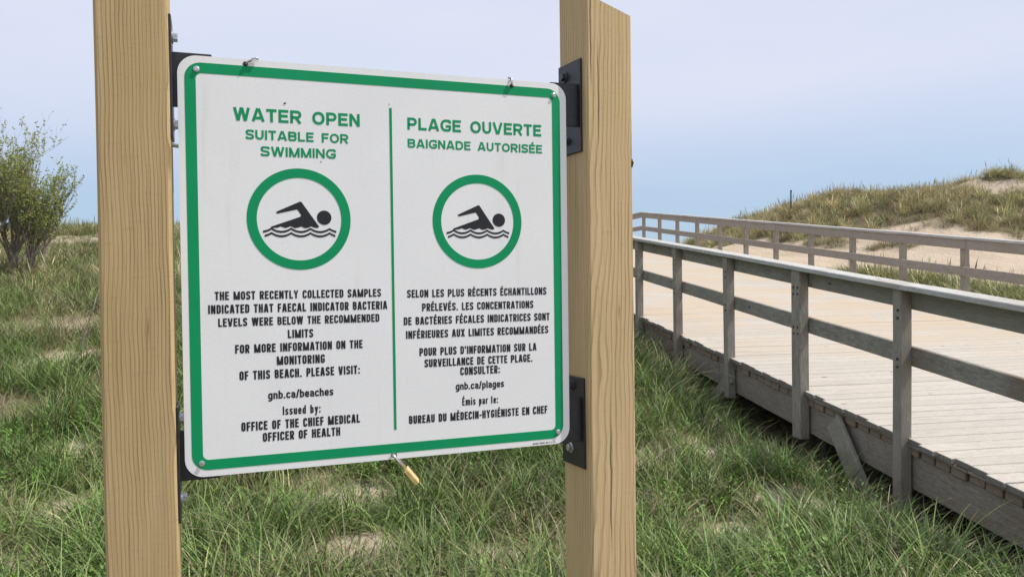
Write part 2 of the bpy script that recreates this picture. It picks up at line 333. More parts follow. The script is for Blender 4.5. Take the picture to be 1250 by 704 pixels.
def ground_mat():
    t = NT('dune_sand'); P = t.node('ShaderNodeNewGeometry').outputs['Position']; a = t.node('ShaderNodeAttribute', attribute_name='litter')
    n = t.noise(P, 1.2, 5, .6); g = t.noise(P, 28, 4, .7); f = t.noise(P, 300, 2, .6)
    c = t.mix(t.mapr(n, .35, .65), (.52, .43, .33), (.43, .35, .26))
    c = t.mix(t.mapr(g, .4, .7, 0, .35), c, (.40, .30, .21)); c = t.mix(t.mapr(f, .4, .7, 0, .25), c, (.33, .26, .2))
    th = t.noise(t.scale(P, (1, 1, 1)), 55, 4, .7)
    lit = t.mix(t.mapr(th, .35, .65), (.05, .045, .022), (.20, .16, .09))
    c = t.mix(t.math('MULTIPLY', t.mapr(t.math('ADD', a.outputs['Fac'], t.math('MULTIPLY', t.math('SUBTRACT', g, .5), .6)), .25, .7), .9), c, lit)
    ft = t.noise(P, 7, 3, .6, .5)
    t.bump(t.math('ADD', ft, t.math('MULTIPLY', g, .35)), .8, .07)
    return t.fin(c, .95, .1)
gme.materials.append(ground_mat()); tag(put('sand_ground', gme), 'pale dune sand rising from the meadow to the dune crests', None, None, 'structure')
# sea beyond the dunes
bm = bmesh.new(); vs = [bm.verts.new(p) for p in ((-5200, 95, 0), (5200, 95, 0), (5200, 9000, 0), (-5200, 9000, 0))]; bm.faces.new(vs)
t = NT('sea_water'); P = t.obj(); t.bump(t.noise(t.scale(P, (1, 3, 1)), .35, 4), .4, .3); t.fin((.03, .09, .13), .18, .5)
tag(put('sea_water', bm_mesh('sea_water', bm), None, (0, 0, EYE - 6.2), mat=t.m), 'blue sea lying beyond the dunes', None, None, 'structure')

# ------------------------------------------------------------------ the sign: two timber posts, white board, steel brackets
YAW = R(20.58); D = Vector((math.cos(YAW), math.sin(YAW), 0)); N = Vector((-math.sin(YAW), math.cos(YAW), 0))
O = Vector((-.7127, 1.7328, EYE + .4801)); S = .914
def SP(u, v, off=0): return O + D * u - Vector((0, 0, v)) + N * off
root_p = SP(S / 2, 0); root_p.z = 0
sign = empty('beach_sign', root_p, 'bilingual green and white beach water notice board bolted between two tall pale timber posts', 'sign')
def post_mesh(name, w, z0, ztops, mat, seed, bev=.006):
    """square timber; local origin at near corner, x along front face, y to the back; tops slanted; faces sampled so edges wander a little"""
    bm = bmesh.new(); K = 40; rings = []
    b = bev; out = [(b, 0), (w - b, 0), (w, b), (w, w - b), (w - b, w), (b, w), (0, w - b), (0, b)]
    for k in range(K + 1):
        ring = []
        for (x, y) in out:
            zt = ztops[0] * (1 - x / w) * (1 - y / w) + ztops[1] * (x / w) * (1 - y / w) + ztops[2] * (x / w) * (y / w) + ztops[3] * (1 - x / w) * (y / w)
            z = z0 + (zt - z0) * k / K
            j = .0022; ring.append(bm.verts.new((x + j * noise.noise(Vector((z * 2.3, seed, x * 3))), y + j * noise.noise(Vector((z * 2.3, seed + 5, y * 3))), z)))
        rings.append(ring)
    for k in range(K):
        for i in range(8): bm.faces.new((rings[k][i], rings[k][(i + 1) % 8], rings[k + 1][(i + 1) % 8], rings[k + 1][i]))
    bm.faces.new(rings[-1]); bm.faces.new(rings[0][::-1]); me = bm_mesh(name, bm); me.materials.append(mat); return me
PL = Vector((-.71705, 1.69912, EYE)) - D * .14          # left post: front-left corner
PR = Vector((.19567, 2.04183, EYE))                       # right post: near corner
# posts lean very slightly with the timber's own twist
pl = put('wooden_post', post_mesh('wooden_post_left', .14, -EYE - .1, (.83, .83, .84, .84), M_postL, 3), sign, PL - root_p, (0, 0, YAW))
pr = put('wooden_post', post_mesh('wooden_post_right', .14, -EYE - .1, (.706, .664, .69, .731), M_postR, 9), sign, PR - root_p, (0, 0, R(26)))

bm = bmesh.new(); bmesh.ops.create_icosphere(bm, subdivisions=2, radius=1)
for v in bm.verts: v.co = Vector((v.co.x * .0042, v.co.y * .006, v.co.z * .011)) * (1 + .5 * noise.noise(v.co * 2))
put('bark_knot', bm_mesh('bark_knot', bm, True), pr, (.1362, .0035, .285), mat=plain('dark_knot_wood', (.13, .08, .045), .9, .1, 0, 200, .6, .002))
# flat shapes in the plane of the board (x right, y up, z towards the reader)
def arc(cx, cy, r, a0, a1, n): return [(cx + r * math.cos(R(a0 + (a1 - a0) * i / n)), cy + r * math.sin(R(a0 + (a1 - a0) * i / n))) for i in range(n + 1)]
def rrect(x0, y0, x1, y1, r, n=10):
    return arc(x1 - r, y1 - r, r, 0, 90, n) + arc(x0 + r, y1 - r, r, 90, 180, n) + arc(x0 + r, y0 + r, r, 180, 270, n) + arc(x1 - r, y0 + r, r, 270, 360, n)
def flat(name, loops, th, mat, zoff=0, bevel=0):
    cu = bpy.data.curves.new(name, 'CURVE'); cu.dimensions = '2D'; cu.fill_mode = 'BOTH'; cu.extrude = th / 2; cu.bevel_depth = bevel
    for lp in loops:
        sp = cu.splines.new('POLY'); sp.points.add(len(lp) - 1); sp.use_cyclic_u = True
        for i, (x, y) in enumerate(lp): sp.points[i].co = (x, y, 0, 1)
    o = bpy.data.objects.new(name, cu); C.objects.link(o); bpy.context.view_layer.update()
    me = bpy.data.meshes.new_from_object(o.evaluated_get(bpy.context.evaluated_depsgraph_get())); me.name = name
    bpy.data.objects.remove(o); bpy.data.curves.remove(cu)
    me.transform(Matrix.Translation((0, 0, zoff))); me.materials.clear(); me.materials.append(mat); return me
circ = lambda cx, cy, r, n=28: arc(cx, cy, r, 0, 360, n)[:-1]
holes = [(.1398, -.0104, .0046), (.7668, -.0150, .0046), (.4579, -.9044, .0074), (.2246, -.0945, .0), (.4619, -.072, .0)]
PT = .0032
pm = flat('sign_panel', [rrect(0, -S, S, 0, .040)] + [circ(x, y, r, 14) for x, y, r in holes if r], PT, M_panel, -PT / 2)
pm.materials.append(M_alu)
for p in pm.polygons:
    if abs(p.normal.z) < .5: p.material_index = 1
panel = put('sign_panel', pm, sign, O - root_p, (R(90), 0, YAW))
def on_panel(name, me): return put(name, me, panel)
for (x, y, r) in holes[:2]: on_panel('hole_shade_disc', flat('hole_shade_disc', [circ(x, y, r + .0008, 16)], .0003, M_ink, .0008))  # flat black discs over the top holes paint in the dark inside them
def border_loop():
    return [rrect(.0142, -.8995, .8965, -.0146, .034), rrect(.0368, -.8772, .8752, -.0374, .0125)] + [circ(holes[1][0], holes[1][1] - .004, .0001, 3)]
bm_ = flat('green_border', border_loop()[:2], .0004, M_green, .0003); on_panel('green_border', bm_)
on_panel('divider_line', flat('divider_line', [[(.4590, -.8444), (.4650, -.8444), (.4650, -.0875), (.4590, -.0875)]], .0004, M_green, .0003))
swim_pts = [(-.435, .146), (-.027, .332), (.0, .345), (.018, .348), (.040, .338), (.054, .318), (.20, .105), (.375, -.145), (.345, -.168), (.314, -.171), (.26, -.158), (.216, -.141), (.17, -.165), (.11, -.178), (.06, -.163), (.024, -.143), (-.03, -.165), (-.09, -.178), (-.14, -.160), (-.18, -.140),
            (-.23, -.163), (-.28, -.176), (-.33, -.160), (-.366, -.145), (-.42, -.168), (-.514, -.178), (-.556, -.168), (-.543, -.150), (-.002, .044), (.016, .055), (.024, .075), (.02, .094), (-.030, .168), (-.042, .184), (-.06, .19), (-.40, .109), (-.428, .106), (-.447, .120), (-.447, .136)]
for (cx, cy) in ((.2506, -.3505), (.6744, -.3512)):
    RR = .1143
    on_panel('green_ring', flat('green_ring', [circ(cx, cy, RR, 72), circ(cx, cy, .0930, 72)], .0004, M_green, .0003))
    loops = [[(cx + a * RR, cy + b * RR) for a, b in swim_pts], circ(cx + .475 * RR, cy + .035 * RR, .143 * RR, 32)]
    for (x0, x1, y0, th) in ((-.70, .71, -.222, .042), (-.67, .69, -.308, .042)):
        n = 72; top = []; bot = []
        for i in range(n + 1):
            x = x0 + (x1 - x0) * i / n; ph = abs(math.sin(math.pi * (x + .543) / .373 )) if True else 0
            yy = y0 + .036 - .066 * ph ** .8
            top.append((cx + x * RR, cy + (yy + th / 2) * RR)); bot.append((cx + x * RR, cy + (yy - th / 2) * RR))
        loops.append(bot + top[::-1])
    on_panel('swimmer_pictogram', flat('swimmer_pictogram', loops, .0004, M_ink, .0003))

# signwriting alphabets: centre-line strokes given a width; NARROW for the body text, WIDE for the headings
NARROW = {'M': .70, 'W': .74, 'T': .44, 'L': .41, 'E': .42, 'F': .41, 'A': .52, 'V': .52, 'N': .50, 'X': .52, 'Y': .52, ' ': .30, '-': .28, 'm': .74, 'r': .32, 's': .40, 'a': .42, 'e': .43, 'u': .43, 'd': .43, 'b': .43, 'p': .43, 'y': .44, '*': .47}
WIDE = {'W': 1.25, 'A': .98, 'T': .80, 'E': .78, 'R': .88, 'O': .98, 'P': .84, 'N': .85, 'S': .84, 'U': .85, 'B': .88, 'L': .74, 'F': .74, 'M': 1.0, 'G': .96, 'V': .94, 'D': .90, ' ': .60, '*': .86}
LOWER = {' ': .24, 'a': .54, 'e': .54, 's': .50, 'g': .55, 'n': .54, 'b': .55, 'c': .52, 'h': .54, 'p': .55, '/': .36, '*': .55}
def G(c, b, tab, ws):
    T, Bt, K = 1 - b, b, 'r'; fixed = {'I': 2 * b, 'i': 2 * b, 'l': 2 * b + (.03 if tab is NARROW else 0), '.': 2.3 * b, ',': 2.3 * b, ':': 2.3 * b, "'": 2 * b}
    ch = 'E' if c == 'É' else c
    w = fixed[ch] if ch in fixed else tab.get(ch, tab['*']) * ws
    l, r, h = b, w - b, w / 2; x = .73; X_ = x - b; d = b * .88
    O_ = [(l, Bt, K), (l, T, K), (r, T, K), (r, Bt, K), 'c']
    g = {
     'A': [[(d, 0), (h - b * .35, 1)], [(w - d, 0), (h + b * .35, 1)], [(.25 * w, .27), (w * .75, .27)]], 'V': [[(d, 1), (h - b * .35, 0)], [(w - d, 1), (h + b * .35, 0)]],
     'B': [[(l, Bt), (l, T), (r - .01, T, K), (r - .01, .525, K), (l, .525)], [(l, .525), (r, .525, K), (r, Bt, K), (l, Bt)]],
     'C': [[(r, .67), (r, T, K), (l, T, K), (l, Bt, K), (r, Bt, K), (r, .33)]], 'D': [[(l, Bt), (l, T), (r, T, K), (r, Bt, K), 'c']],
     'E': [[(w, T), (l, T), (l, Bt), (w, Bt)], [(l, .52), (w * .92, .52)]], 'F': [[(w, T), (l, T), (l, 0)], [(l, .50), (w * .92, .50)]],
     'G': [[(r, .68), (r, T, K), (l, T, K), (l, Bt, K), (r, Bt, K), (r, .44), (h, .44)]], 'H': [[(l, 0), (l, 1)], [(r, 0), (r, 1)], [(l, .52), (r, .52)]],
     'I': [[(l, 0), (l, 1)]], 'L': [[(l, 1), (l, Bt), (w, Bt)]], 'M': [[(l, 0), (l, 1)], [(r, 0), (r, 1)], [(l + .02, .93), (h - b * .2, .02)], [(r - .02, .93), (h + b * .2, .02)]],
     'N': [[(l, 0), (l, 1)], [(r, 0), (r, 1)], [(l + .01, .95), (r - .01, .05)]], 'O': [O_],
     'P': [[(l, 0), (l, T), (r, T, K), (r, .43, K), (l, .43)]], 'R': [[(l, 0), (l, T), (r, T, K), (r, .46, K), (l, .46)], [(h, .46), (w - d, 0)]],
     'S': [[(r, .72), (r, T, K), (l, T, K), (l, .56, K), (r, .44, K), (r, Bt, K), (l, Bt, K), (l, .28)]], 'T': [[(0, T), (w, T)], [(h, 0), (h, T)]],
     'U': [[(l, 1), (l, Bt, K), (r, Bt, K), (r, 1)]], 'W': [[(d, 1), (w * .28, 0)], [(w * .29, 0), (h - b * .2, 1)], [(h + b * .2, 1), (w * .71, 0)], [(w * .72, 0), (w - d, 1)]],
     'X': [[(d, 0), (w - d, 1)], [(w - d, 0), (d, 1)]], 'Y': [[(d, 1), (h, .42), (w - d, 1)], [(h, 0), (h, .45)]],
     '.': [[(b, 0), (b, .19)]], ',': [[(b, 0), (b, .19)]], ':': [[(b, .02), (b, .21)], [(b, .5), (b, .69)]], "'": [[(b, .70), (b, 1.0)]], '-': [[(0, .42), (w, .42)]], ' ': [],
     '/': [[(d * .6, -.05), (w - d * .6, 1.02)]],
     'i': [[(l, 0), (l, x)], [(l, .84), (l, 1.0)]], 'l': [[(l, 0), (l, 1)]], 'm': [[(l, 0), (l, X_), (h, X_, K), (h, 0)], [(h, X_ - .0), (r, X_, K), (r, 0)]],
     'n': [[(l, 0), (l, x)], [(l, X_), (r, X_, K), (r, 0)]], 'h': [[(l, 0), (l, 1)], [(l, X_), (r, X_, K), (r, 0)]], 'c': [[(r, .5), (r, X_, K), (l, X_, K), (l, Bt, K), (r, Bt, K), (r, .24)]],
     'g': [[(r, x), (r, -.17, K), (l, -.17, K), (l, -.10)], [(r, X_), (l, X_, K), (l, Bt, K), (r, Bt)]],
     'r': [[(l, 0), (l, X_ - .02), (w, X_, K), (w, X_ - .05)]], 'u': [[(l, x), (l, Bt, K), (r, Bt, K), (r, x)], [(r, 0), (r, .2)]],
     's': [[(r, X_ - .10), (r, X_, K), (l, X_, K), (l, .40, K), (r, .33, K), (r, Bt, K), (l, Bt, K), (l, .20)]],
     'a': [[(l, X_ - .10), (l, X_, K), (r, X_, K), (r, 0)], [(r, .40), (l, .40, K), (l, Bt, K), (r, Bt)]],
     'e': [[(r, .20), (r, Bt, K), (l, Bt, K), (l, X_, K), (r, X_, K), (r, .35), (l, .35)]],
     'd': [[(r, 1), (r, Bt), (l, Bt, K), (l, X_, K), (r, X_)], [(r, 0), (r, .15)]], 'b': [[(l, 1), (l, Bt), (r, Bt, K), (r, X_, K), (l, X_)], [(l, 0), (l, .2)]],
     'p': [[(l, -.24), (l, X_), (r, X_, K), (r, Bt, K), (l, Bt)], [(l, .6), (l, x)]], 'y': [[(d, x), (h + .02, .05)], [(w - d, x), (h - .06, -.22), (.02, -.2)]],
    }
    if c == 'É': return w, g['E'] + [[(w * .42, 1.07), (w * .72, 1.25)]]
    return w, g[c]
def strokes_to_mesh(bm, pts, t2, sx, sy, ox, oy, z, rad=.165):
    closed = pts[-1] == 'c'
    if closed: pts = pts[:-1]
    q = []
    n = len(pts)
    for i, p in enumerate(pts):
        if len(p) == 3 and (closed or 0 < i < n - 1):
            a = Vector(pts[i - 1][:2]); b = Vector(p[:2]); c = Vector(pts[(i + 1) % n][:2]); r = min(rad, (a - b).length * .48, (c - b).length * .48)
            p0 = b + (a - b).normalized() * r; p1 = b + (c - b).normalized() * r
            for k in range(8): s = k / 7; q.append(p0 * (1 - s) ** 3 + (p0 + (b - p0) * .56) * 3 * s * (1 - s) ** 2 + (p1 + (b - p1) * .56) * 3 * s * s * (1 - s) + p1 * s ** 3)
        else: q.append(Vector(p[:2]))
    cl = [q[0]]
    for p in q[1:]:
        if (p - cl[-1]).length > 1e-4: cl.append(p)
    q = cl; n = len(q); L, Rr = [], []
    for i, p in enumerate(q):
        d0 = (p - q[i - 1]) if (i or closed) else (q[1] - p); d1 = (q[(i + 1) % n] - p) if (i < n - 1 or closed) else d0
        d0 = d0.normalized(); d1 = d1.normalized(); n0 = Vector((-d0.y, d0.x)); n1 = Vector((-d1.y, d1.x)); mm = (n0 + n1)
        mm = mm.normalized() if mm.length > .2 else n0; k = min(1 / max(mm.dot(n0), .35), 2.2); mm = mm * t2 * k
        L.append(bm.verts.new((ox + (p.x + mm.x) * sx, oy + (p.y + mm.y) * sy, z))); Rr.append(bm.verts.new((ox + (p.x - mm.x) * sx, oy + (p.y - mm.y) * sy, z)))
    for i in range(n if closed else n - 1):
        j = (i + 1) % n; bm.faces.new((Rr[i], Rr[j], L[j], L[i]))
def stroke_text(s, u0, u1, base, cap, mat=None, b=.097, tab=None, gap=.10, rad=.165):
    tab = tab or NARROW; lo, hi = .4, 2.5
    for _ in range(30):
        ws = (lo + hi) / 2; wid = sum(G(c, b, tab, ws)[0] + gap for c in s) - gap
        if wid * cap > u1 - u0: hi = ws
        else: lo = ws
    bm = bmesh.new(); x = u0; k = 0
    def done():
        me = bpy.data.meshes.new('printed_word'); bm.to_mesh(me); bm.free(); me.materials.append(mat or M_ink); on_panel('printed_word', me)
    for c in s:
        if c == ' ': done(); bm = bmesh.new()
        w, ps = G(c, b, tab, ws)
        for p in ps: k += 1; strokes_to_mesh(bm, p, b, cap, cap, x, -base, .0004 + (k % 5) * .00003, rad)
        x += (w + gap) * cap
    done()
for a in (('WATER OPEN', .1125, .3895, .1355, .0292), ('SUITABLE FOR', .1375, .3625, .1755, .0214), ('SWIMMING', .1685, .3335, .2115, .0218),
          ('PLAGE OUVERTE', .502, .845, .136, .0288), ('BAIGNADE AUTORISÉE', .502, .847, .1785, .0212)):
    stroke_text(*a, M_green, .104, WIDE, .13, .40)
for a in (('gnb.ca/beaches', .175, .319, .7535, .0185), ('gnb.ca/plages', .612, .737, .760, .0180)): stroke_text(*a, M_ink, .094, LOWER, .09, .30)
for a in (('THE MOST RECENTLY COLLECTED SAMPLES', .067, .433, .5295, .0186), ('INDICATED THAT FAECAL INDICATOR BACTERIA', .053, .447, .559, .0192), ('LEVELS WERE BELOW THE RECOMMENDED', .073, .428, .588, .0184),
          ('LIMITS', .220, .276, .6185, .0190), ('FOR MORE INFORMATION ON THE', .107, .388, .648, .0192), ('MONITORING', .195, .301, .678, .0198), ('OF THIS BEACH, PLEASE VISIT:', .115, .381, .7075, .0198),
          ('OFFICE OF THE CHIEF MEDICAL', .117, .379, .821, .0200), ('OFFICER OF HEALTH', .162, .333, .8475, .0198),
          ('SELON LES PLUS RÉCENTS ÉCHANTILLONS', .495, .854, .5335, .0186), ('PRÉLEVÉS, LES CONCENTRATIONS', .531, .818, .5665, .0186), ('DE BACTÉRIES FÉCALES INDICATRICES SONT', .486, .862, .5985, .0188),
          ('INFÉRIEURES AUX LIMITES RECOMMANDÉES', .491, .858, .631, .0188), ("POUR PLUS D'INFORMATION SUR LA", .523, .825, .6735, .0192), ('SURVEILLANCE DE CETTE PLAGE.', .535, .814, .701, .0192),
          ('CONSULTER:', .624, .727, .725, .0196), ('BUREAU DU MÉDECIN-HYGIÉNISTE EN CHEF', .495, .853, .834, .0196)):
    stroke_text(*a)
for a in (('Issued by:', .206, .290, .791, .0192), ('Émis par le:', .628, .721, .799, .0186)): stroke_text(*a, M_ink, .084, None, .12)
# maker's line: marks too small to read in the photograph
bm = bmesh.new(); x = .812; rr = random.Random(4)
while x < .874:
    w = rr.choice((.0014, .0018, .0022)); h = .0042
    for dx, dy, ww, hh in ((0, 0, .0006, h), (w - .0006, 0, .0006, h), (0, rr.choice((0, .0018, h - .0007)), w, .0007)):
        vs = [bm.verts.new((x + dx + a * ww, -.9107 + dy + b * hh, .0003 + .00004 * rr.random())) for a, b in ((0, 0), (1, 0), (1, 1), (0, 1))]; bm.faces.new(vs)
    x += w + rr.choice((.0009, .0009, .0009, .003))
me = bm_mesh('small_print', bm); me.materials.append(M_ink); on_panel('small_print', me)
# bolts through the board
def bolt_mesh(r, h, mat, washer=1.5, name='bolt'):
    bm = bmesh.new(); n = 16
    def ring(rad, z, hexa=False): return [bm.verts.new((rad * math.cos(2 * math.pi * i / (6 if hexa else n)), rad * math.sin(2 * math.pi * i / (6 if hexa else n)), z)) for i in range(6 if hexa else n)]
    def lathe(rs, hexa=False):
        rgs = [ring(a, b, hexa) for a, b in rs]
        for i in range(len(rgs) - 1):
            k = len(rgs[i])
            for j in range(k): bm.faces.new((rgs[i][j], rgs[i][(j + 1) % k], rgs[i + 1][(j + 1) % k], rgs[i + 1][j]))
        bm.faces.new(rgs[-1])
    if washer: lathe([(r * washer, 0), (r * washer, h * .22), (r * washer * .93, h * .27)])
    lathe([(r, h * .2), (r, h * .9), (r * .86, h)], True)
    me = bm_mesh(name, bm); me.materials.append(mat); return me
pan = bolt_mesh(.0052, .0042, M_zinc, 1.25)
for (u, v) in ((.0388, .0292), (.8800, .0303), (.0340, .8843), (.8813, .8833)): put('bolt', pan, panel, (u, -v, .0006))
# dark flecks of dirt stuck on the board
for (u, v, r) in ((.2225, .0915, .0028), (.4590, .0790, .0012), (.300, .219, .0016), (.7448, .0365, .001)):
    bm = bmesh.new(); bmesh.ops.create_icosphere(bm, subdivisions=1, radius=r)
    for q in bm.verts: q.co = Vector((q.co.x * 1.3, q.co.y * .7, q.co.z * .4))
    me = bm_mesh('dirt_fleck', bm); me.materials.append(M_ink); put('dirt_fleck', me, panel, (u, -v, .0005), (0, 0, .5))
# steel brackets: an angle plate on the post's side face and a tab behind the board
TH = .0062
def bracket(px, v0, v1, side, post_yaw, post_corner, depth0, depth1, tab, tv0, tv1, bolts):
    """plate lies on the side face of the post (local y=depth along the face), tab reaches in behind the board"""
    a = post_yaw; dx = Vector((math.cos(a), math.sin(a), 0)); dn = Vector((-math.sin(a), math.cos(a), 0)); H_ = v1 - v0
    c = post_corner + dn * ((depth0 + depth1) / 2) + dx * (side * TH / 2); zc = O.z - (v0 + v1) / 2
    me = box('bracket', TH, depth1 - depth0, H_, .0015, M_black); pos = Vector((c.x, c.y, zc)) - root_p
    br = put('bracket', me, sign, pos, (0, 0, a))
    # tab, parallel to the board, 1 mm behind it
    tl = tab; tm = box('bracket_tab', tl, TH, tv1 - tv0, .0015, M_black)
    base = post_corner + dn * 0; # point on the face
    mid = SP(0, 0); # express tab centre in sign coordinates
    u_post = (post_corner - O).dot(D); un = u_post + (side * (tl / 2 + .001)); tc_ = SP(un, (tv0 + tv1) / 2, PT + .0015 + TH / 2)
    loc = Matrix.Rotation(-a, 3, 'Z') @ (tc_ - (pos + root_p))
    put('bracket_tab', tm, br, loc, (0, 0, YAW - a))
    for (dd, v, mt, r) in bolts:
        bme = bolt_mesh(r, r * 1.15, mt, 1.35); pz = post_corner + dn * dd + dx * (side * TH); l2 = Matrix.Rotation(-a, 3, 'Z') @ (Vector((pz.x, pz.y, O.z - v)) - (pos + root_p))
        put('bolt', bme, br, l2, (0, R(90 * side), 0))
    return br
LC = Vector((-.71705, 1.69912, 0)); RC = Vector((.19567, 2.04183, 0))
bracket(0, -.080, .180, 1, YAW, LC, .012, .095, .085, -.006, .112, ((.050, -.040, M_zinc, .010), (.050, .148, M_zinc, .010), (.050, .03, M_dkbolt, .008), (.05, .075, M_zinc, .006)))
bracket(0, .755, 1.005, 1, YAW, LC, .012, .095, .085, .810, .920, ((.050, .785, M_zinc, .010), (.050, .960, M_zinc, .010), (.05, .85, M_dkbolt, .008), (.05, .885, M_zinc, .006)))
bracket(0, -.068, .170, -1, R(26), RC, .022, .135, .085, -.004, .105, ((.10, -.035, M_dkbolt, .011), (.09, .03, M_dkbolt, .008), (.085, .085, M_dkbolt, .008), (.09, .135, M_dkbolt, .009)))
bracket(0, .750, .985, -1, R(26), RC, .022, .135, .085, .800, .915, ((.08, .775, M_dkbolt, .010), (.085, .83, M_dkbolt, .008), (.085, .875, M_dkbolt, .008), (.088, .940, M_zinc, .010)))
# small grey ledge peg behind the top left corner
put('ledge_plate', box('ledge_plate', .06, .05, .005, .001, M_zinc), sign, SP(.012, .190, .055) - root_p, (R(4), R(6), YAW))

# brass padlock through the bottom hole of the board
pad = empty('padlock', SP(.4579, .9044, -.004), 'small brass padlock with steel shackle hanging from the bottom edge hole of the sign', 'padlock', None, (0, R(0), YAW))
# local frame: x along the board, y into the board, z up ; the lock swings out to the right
bd = Vector((.62, -.10, -.80)).normalized(); side = Vector((.25, .95, 0)).normalized(); side = (side - bd * side.dot(bd)).normalized()
bm = bmesh.new(); pts = []
for i in range(13):
    a = math.pi * i / 12; pts.append(side * (math.cos(a) * .011) - bd * (math.sin(a) * .011) + bd * .006)
pts = [side * .011 + bd * .046] + pts + [-side * .011 + bd * .046]
tube(bm, pts, .0030, 10); put('shackle', bm_mesh('shackle', bm, True), pad, mat=M_chrome)
zax = -bd; yax = side; xax = yax.cross(zax)
bmat = Matrix((xax, yax, zax)).transposed().to_4x4(); bmat.translation = bd * .0640
o = put('lock_body', box('lock_body', .0120, .032, .043, .0015, M_brass), pad); o.matrix_local = bmat
# bits of old wire in the two top holes
def wire(u, v, pts, label):
    e = empty('wire_scrap', SP(u, v, -.001), label, 'wire', None, (0, 0, YAW))
    bm = bmesh.new(); tube(bm, pts, .0021, 6); put('twisted_wire', bm_mesh('twisted_wire', bm, True), e, mat=M_rust)
    bm = bmesh.new(); tube(bm, [(p[0] + .0016 * math.sin(i * 2.1), p[1] - .002, p[2] + .0016 * math.cos(i * 2.1)) for i, p in enumerate(pts)], .0016, 6); put('wire_strand', bm_mesh('wire_strand', bm, True), e, mat=M_zinc)
wire(.1398, .0104, [(0, .003, -.001), (0, -.003, 0), (.005, -.004, .004), (.010, -.004, .006), (.014, -.003, .011), (.021, -.003, .013), (.027, -.004, .012)], 'short rusty wire end twisted through the left hole in the top edge of the sign')
wire(.7668, .0144, [(0, .003, -.001), (0, -.003, 0), (-.001, -.004, .007), (-.002, -.004, .014), (-.003, .002, .019), (-.008, .004, .020)], 'short pale wire end hooked over the top edge through the right hole of the sign')

# ------------------------------------------------------------------ boardwalk
bw0 = W((LN + LF) / 2, 0); bw0.z = deck_h(0)
walk = empty('boardwalk', bw0, 'weathered plank ramp climbing between two railings over the dune', 'boardwalk')
def WL(l, t, h, o): return W(l, t, h) - o
wd = LF - LN; PW = .1395; GAP = .0085
pl_meshes = [box('plank', wd + .02 * k, PW, .038, .004, M_plank, .0015, cuts=3, seed=k) for k in range(4)]
for me in pl_meshes:
    me.materials.append(M_endgrain)
    for p in me.polygons:
        if abs(p.normal.x) > .6: p.material_index = 1
t = .2; k = 0; tilt = EL
while t < 33.5:
    sl = EL if t < TE else 0
    me = pl_meshes[k % 4]
    o = put('plank', me, walk, WL((LN + LF) / 2 + .015 + random.uniform(-.012, .008), t, -.019 + random.uniform(-.0015, .0015), bw0), (sl, random.uniform(-.0006, .0006), AZ + random.uniform(-.0012, .0012)))
    t += (PW + GAP) * (math.cos(EL) if sl else 1); k += 1
bl_meshes = [box('under_plank', wd - .1, .132 - .004 * k, .062, .006, M_block) for k in range(3)]
t = .3; k = 0
edge = LN + .055
while t < TE:
    put('under_plank', bl_meshes[random.randrange(3)], walk, WL(edge - .012 + (wd - .1) / 2 + random.uniform(-.012, .008), t, -.094, bw0), (EL + random.uniform(-.01, .01), 0, AZ)); t += .146
def along(name, mesh_len, sx, sz, l, t0, t1, h, mat, parent, o0, cut=4, jit=.006, seg=3 * STEP, gap=.004, off=0., bev=.004):
    """boards of length seg laid end to end along the walk"""
    a = t0
    i = 0
    while a < t1 - .05:
        b = min(a + seg, t1); on_ramp = a < TE - .02
        if on_ramp and b > TE: b = TE
        L = (b - a) / (math.cos(EL) if on_ramp else 1) - gap
        me = box(name, sx, L, sz, bev, mat, jit, cuts=cut, seed=i + l); mid = (a + b) / 2
        put(name, me, parent, WL(l + random.uniform(-.002, .002), mid, h, o0), (EL if on_ramp else 0, 0, AZ)); a = b; i += 1
along('runner_strip', 0, .05, .020, edge - .014, .3, TE, -.051, M_fascia, walk, bw0)
along('fascia_board', 0, .038, .24, edge + .022, .3, 33, -.247, M_fascia, walk, bw0, seg=2.6)
along('fascia_board', 0, .038, .24, LF - .02, .3, 33, -.17, M_fascia, walk, bw0, seg=2.6)
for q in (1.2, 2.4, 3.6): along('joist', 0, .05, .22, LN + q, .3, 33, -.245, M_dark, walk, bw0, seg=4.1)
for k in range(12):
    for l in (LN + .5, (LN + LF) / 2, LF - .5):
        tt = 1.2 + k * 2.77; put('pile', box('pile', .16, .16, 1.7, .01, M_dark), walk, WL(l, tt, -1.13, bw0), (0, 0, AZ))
# diagonal brace boards nailed to the near edge
def brace(ta, ha, tb, hb, w=.13):
    a, b = W(LN - .005, ta, ha), W(LN - .03, tb, hb); dv = b - a; L = dv.length; me = box('brace_board', .036, w, L, .004, M_rpost, .003, cuts=2)
    o = put('brace_board', me, walk); z = dv.normalized(); x = LAT.copy(); x = (x - z * x.dot(z)).normalized(); y = z.cross(x)
    mm = Matrix((x, y, z)).transposed().to_4x4(); mm.translation = (a + b) / 2 - bw0; o.matrix_local = mm
brace(5.86, -.13, 5.34, -.66, .19); brace(7.70, -.20, 8.25, -.66, .13)

